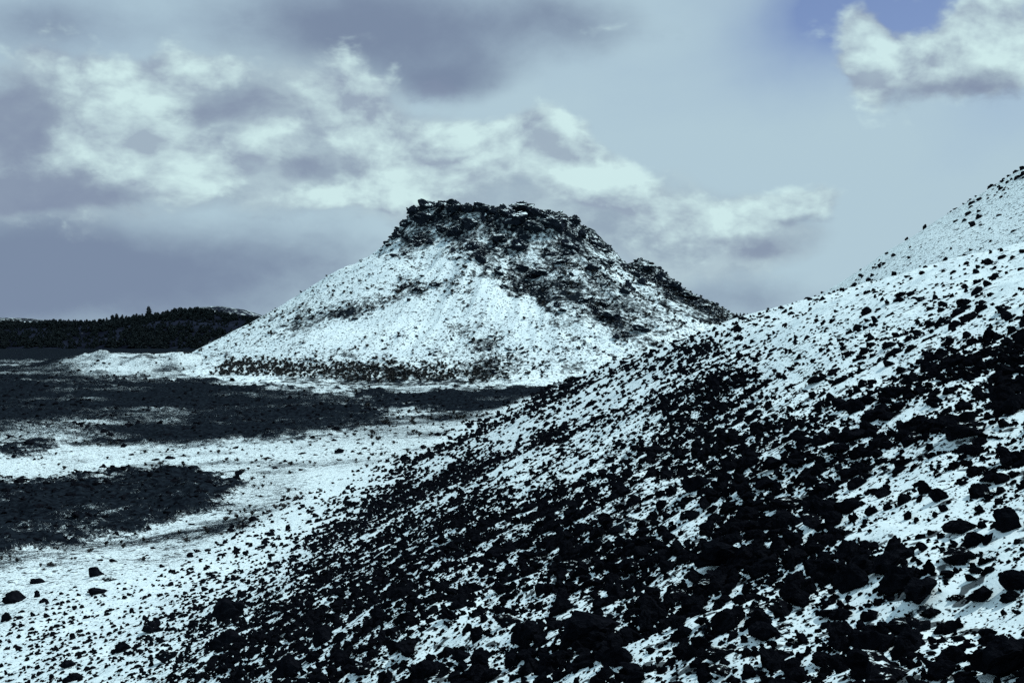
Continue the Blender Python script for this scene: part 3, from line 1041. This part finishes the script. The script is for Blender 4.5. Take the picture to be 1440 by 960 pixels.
scatter("distant_forest", C_PINE, np.stack([x, y, right_h(x, y)], -1), np.stack([x * 0, x * 0, x], -1), scl, rng.integers(0, 5, n),
        "thin far conifers on the rise in the gap between cone and slope", "forest")


def pine(px, depth, h, wide, label, group, fn, i):
    x = (px - 720) / F * depth
    z = fn(np.array([x]), np.array([depth]))[0]
    root = link("pine_tree", None, None, label=label, cat="tree", group=group)
    root.location = (x, depth, z)
    root.rotation_euler = (0, 0, i * 1.7)
    root.scale = (h * wide, h * wide, h)
    tm, cm = PINES[i % 5]
    link("trunk", tm, None, root)
    link("crown", cm, None, root)


SKY = [(20, 5.0), (63, 5.5), (92, 4.5), (106, 5), (122, 5), (131, 4.5), (150, 6), (158, 8.5), (164, 9.0), (172, 8.0), (178, 6.5), (188, 6.5), (192, 7.5), (200, 6.0), (222, 6), (262, 4.8), (240, 4.5), (300, 4.0)]
for i, (p_, h_) in enumerate(SKY):
    pine(p_, 1078 - (i % 3) * 6, h_ * 0.85, 1.5 + 0.35 * (i % 3), "small dark conifer standing above the wooded ridge line", "conifers on the ridge line", forest_h, i)
pine(209, 1070, 11.0, 1.5, "tall blunt-topped conifer, tallest on the wooded ridge", None, forest_h, 1)
for i, p_ in enumerate([1036, 1041, 1046, 1051, 1056]):
    pine(p_, 1490, 6.5, 1.1, "tiny conifer in the gap between cone and near slope", "conifers in the gap", right_h, i)


# ------------------------------------------------------------------ brush at the cone foot
def brush_mesh(seed):
    r = random.Random(seed)
    V, Fc = [], []
    for b in range(16):
        a, sp = r.uniform(0, 6.28), r.uniform(0.1, 0.5)
        tip = (math.cos(a) * sp, math.sin(a) * sp, r.uniform(0.35, 0.8))
        i = len(V)
        w = 0.07
        V += [(-math.sin(a) * w * 0.4, math.cos(a) * w * 0.4, -0.05), (math.sin(a) * w * 0.4, -math.cos(a) * w * 0.4, -0.05),
              (tip[0] * 0.7 + math.sin(a) * w * 2, tip[1] * 0.7 - math.cos(a) * w * 2, tip[2] * 0.8), tip,
              (tip[0] * 0.7 - math.sin(a) * w * 2, tip[1] * 0.7 + math.cos(a) * w * 2, tip[2] * 0.75)]
        Fc += [(i, i + 1, i + 2, i + 2), (i, i + 2, i + 3, i + 4)]
    me = bpy.data.meshes.new("brush")
    me.from_pydata(V, [], [tuple(dict.fromkeys(f)) for f in Fc])
    me.materials.append(M_BRUSH)
    return me


M_BRUSH = mat_plain("sagebrush", (0.02, 0.022, 0.024), (0.06, 0.06, 0.058), 3.0)
C_BRUSH = variants("brush_shapes", [brush_mesh(600 + i) for i in range(5)])
n = 26000
th = rng.uniform(math.pi * 0.95, math.pi * 2.05, n)
rr = rng.uniform(60, 128, n)
x, y = CX + rr * np.cos(th), CY + rr * np.sin(th)
zc, zg = cone_h(x, y), ground(x, y, False)
z = np.maximum(zc, zg)
C = cone_cover(x, y, zc)
band = np.exp(-((zc + 14.0) / 2.6) ** 2) * sst(-x, -20, 40) * (x > -95)
keep = rng.random(n) < (0.10 * C + 0.75 * band) * np.clip(1 + 2 * fbm(x, y, 8, 3, 161), 0, 2)
x, y, z = x[keep], y[keep], z[keep]
n2 = 9000
yy = rng.uniform(85, 330, n2)
xx = rng.uniform(-0.45, 0.05, n2) * yy
zz = ground(xx, yy)
cc = valley_cover(xx, yy)
nr, fr = lava_mask(xx, yy)
keep = (rng.random(n2) < np.clip(cc - 0.2, 0, 1) * 0.8) & (nr < 0.3) & (fr < 0.3) & (near_weight(xx, yy) < 0.5)
x, y, z = np.concatenate([x, xx[keep]]), np.concatenate([y, yy[keep]]), np.concatenate([z, zz[keep]])
n = len(x)
hs = rng.uniform(0.5, 1.3, n) * np.clip(y / 300, 0.45, 1.1)
scatter("low_brush", C_BRUSH, np.stack([x, y, z], -1), np.stack([x * 0, x * 0, rng.uniform(0, 6.28, n)], -1),
        hs[:, None] * np.stack([rng.uniform(1, 1.8, n), rng.uniform(1, 1.8, n), rng.uniform(0.8, 1.2, n)], -1), rng.integers(0, 5, n),
        "low leafless brush on the snowy flats and cone foot", "brush")
print("NEAR", len(near), "VAL", len(val), "CONE", k)
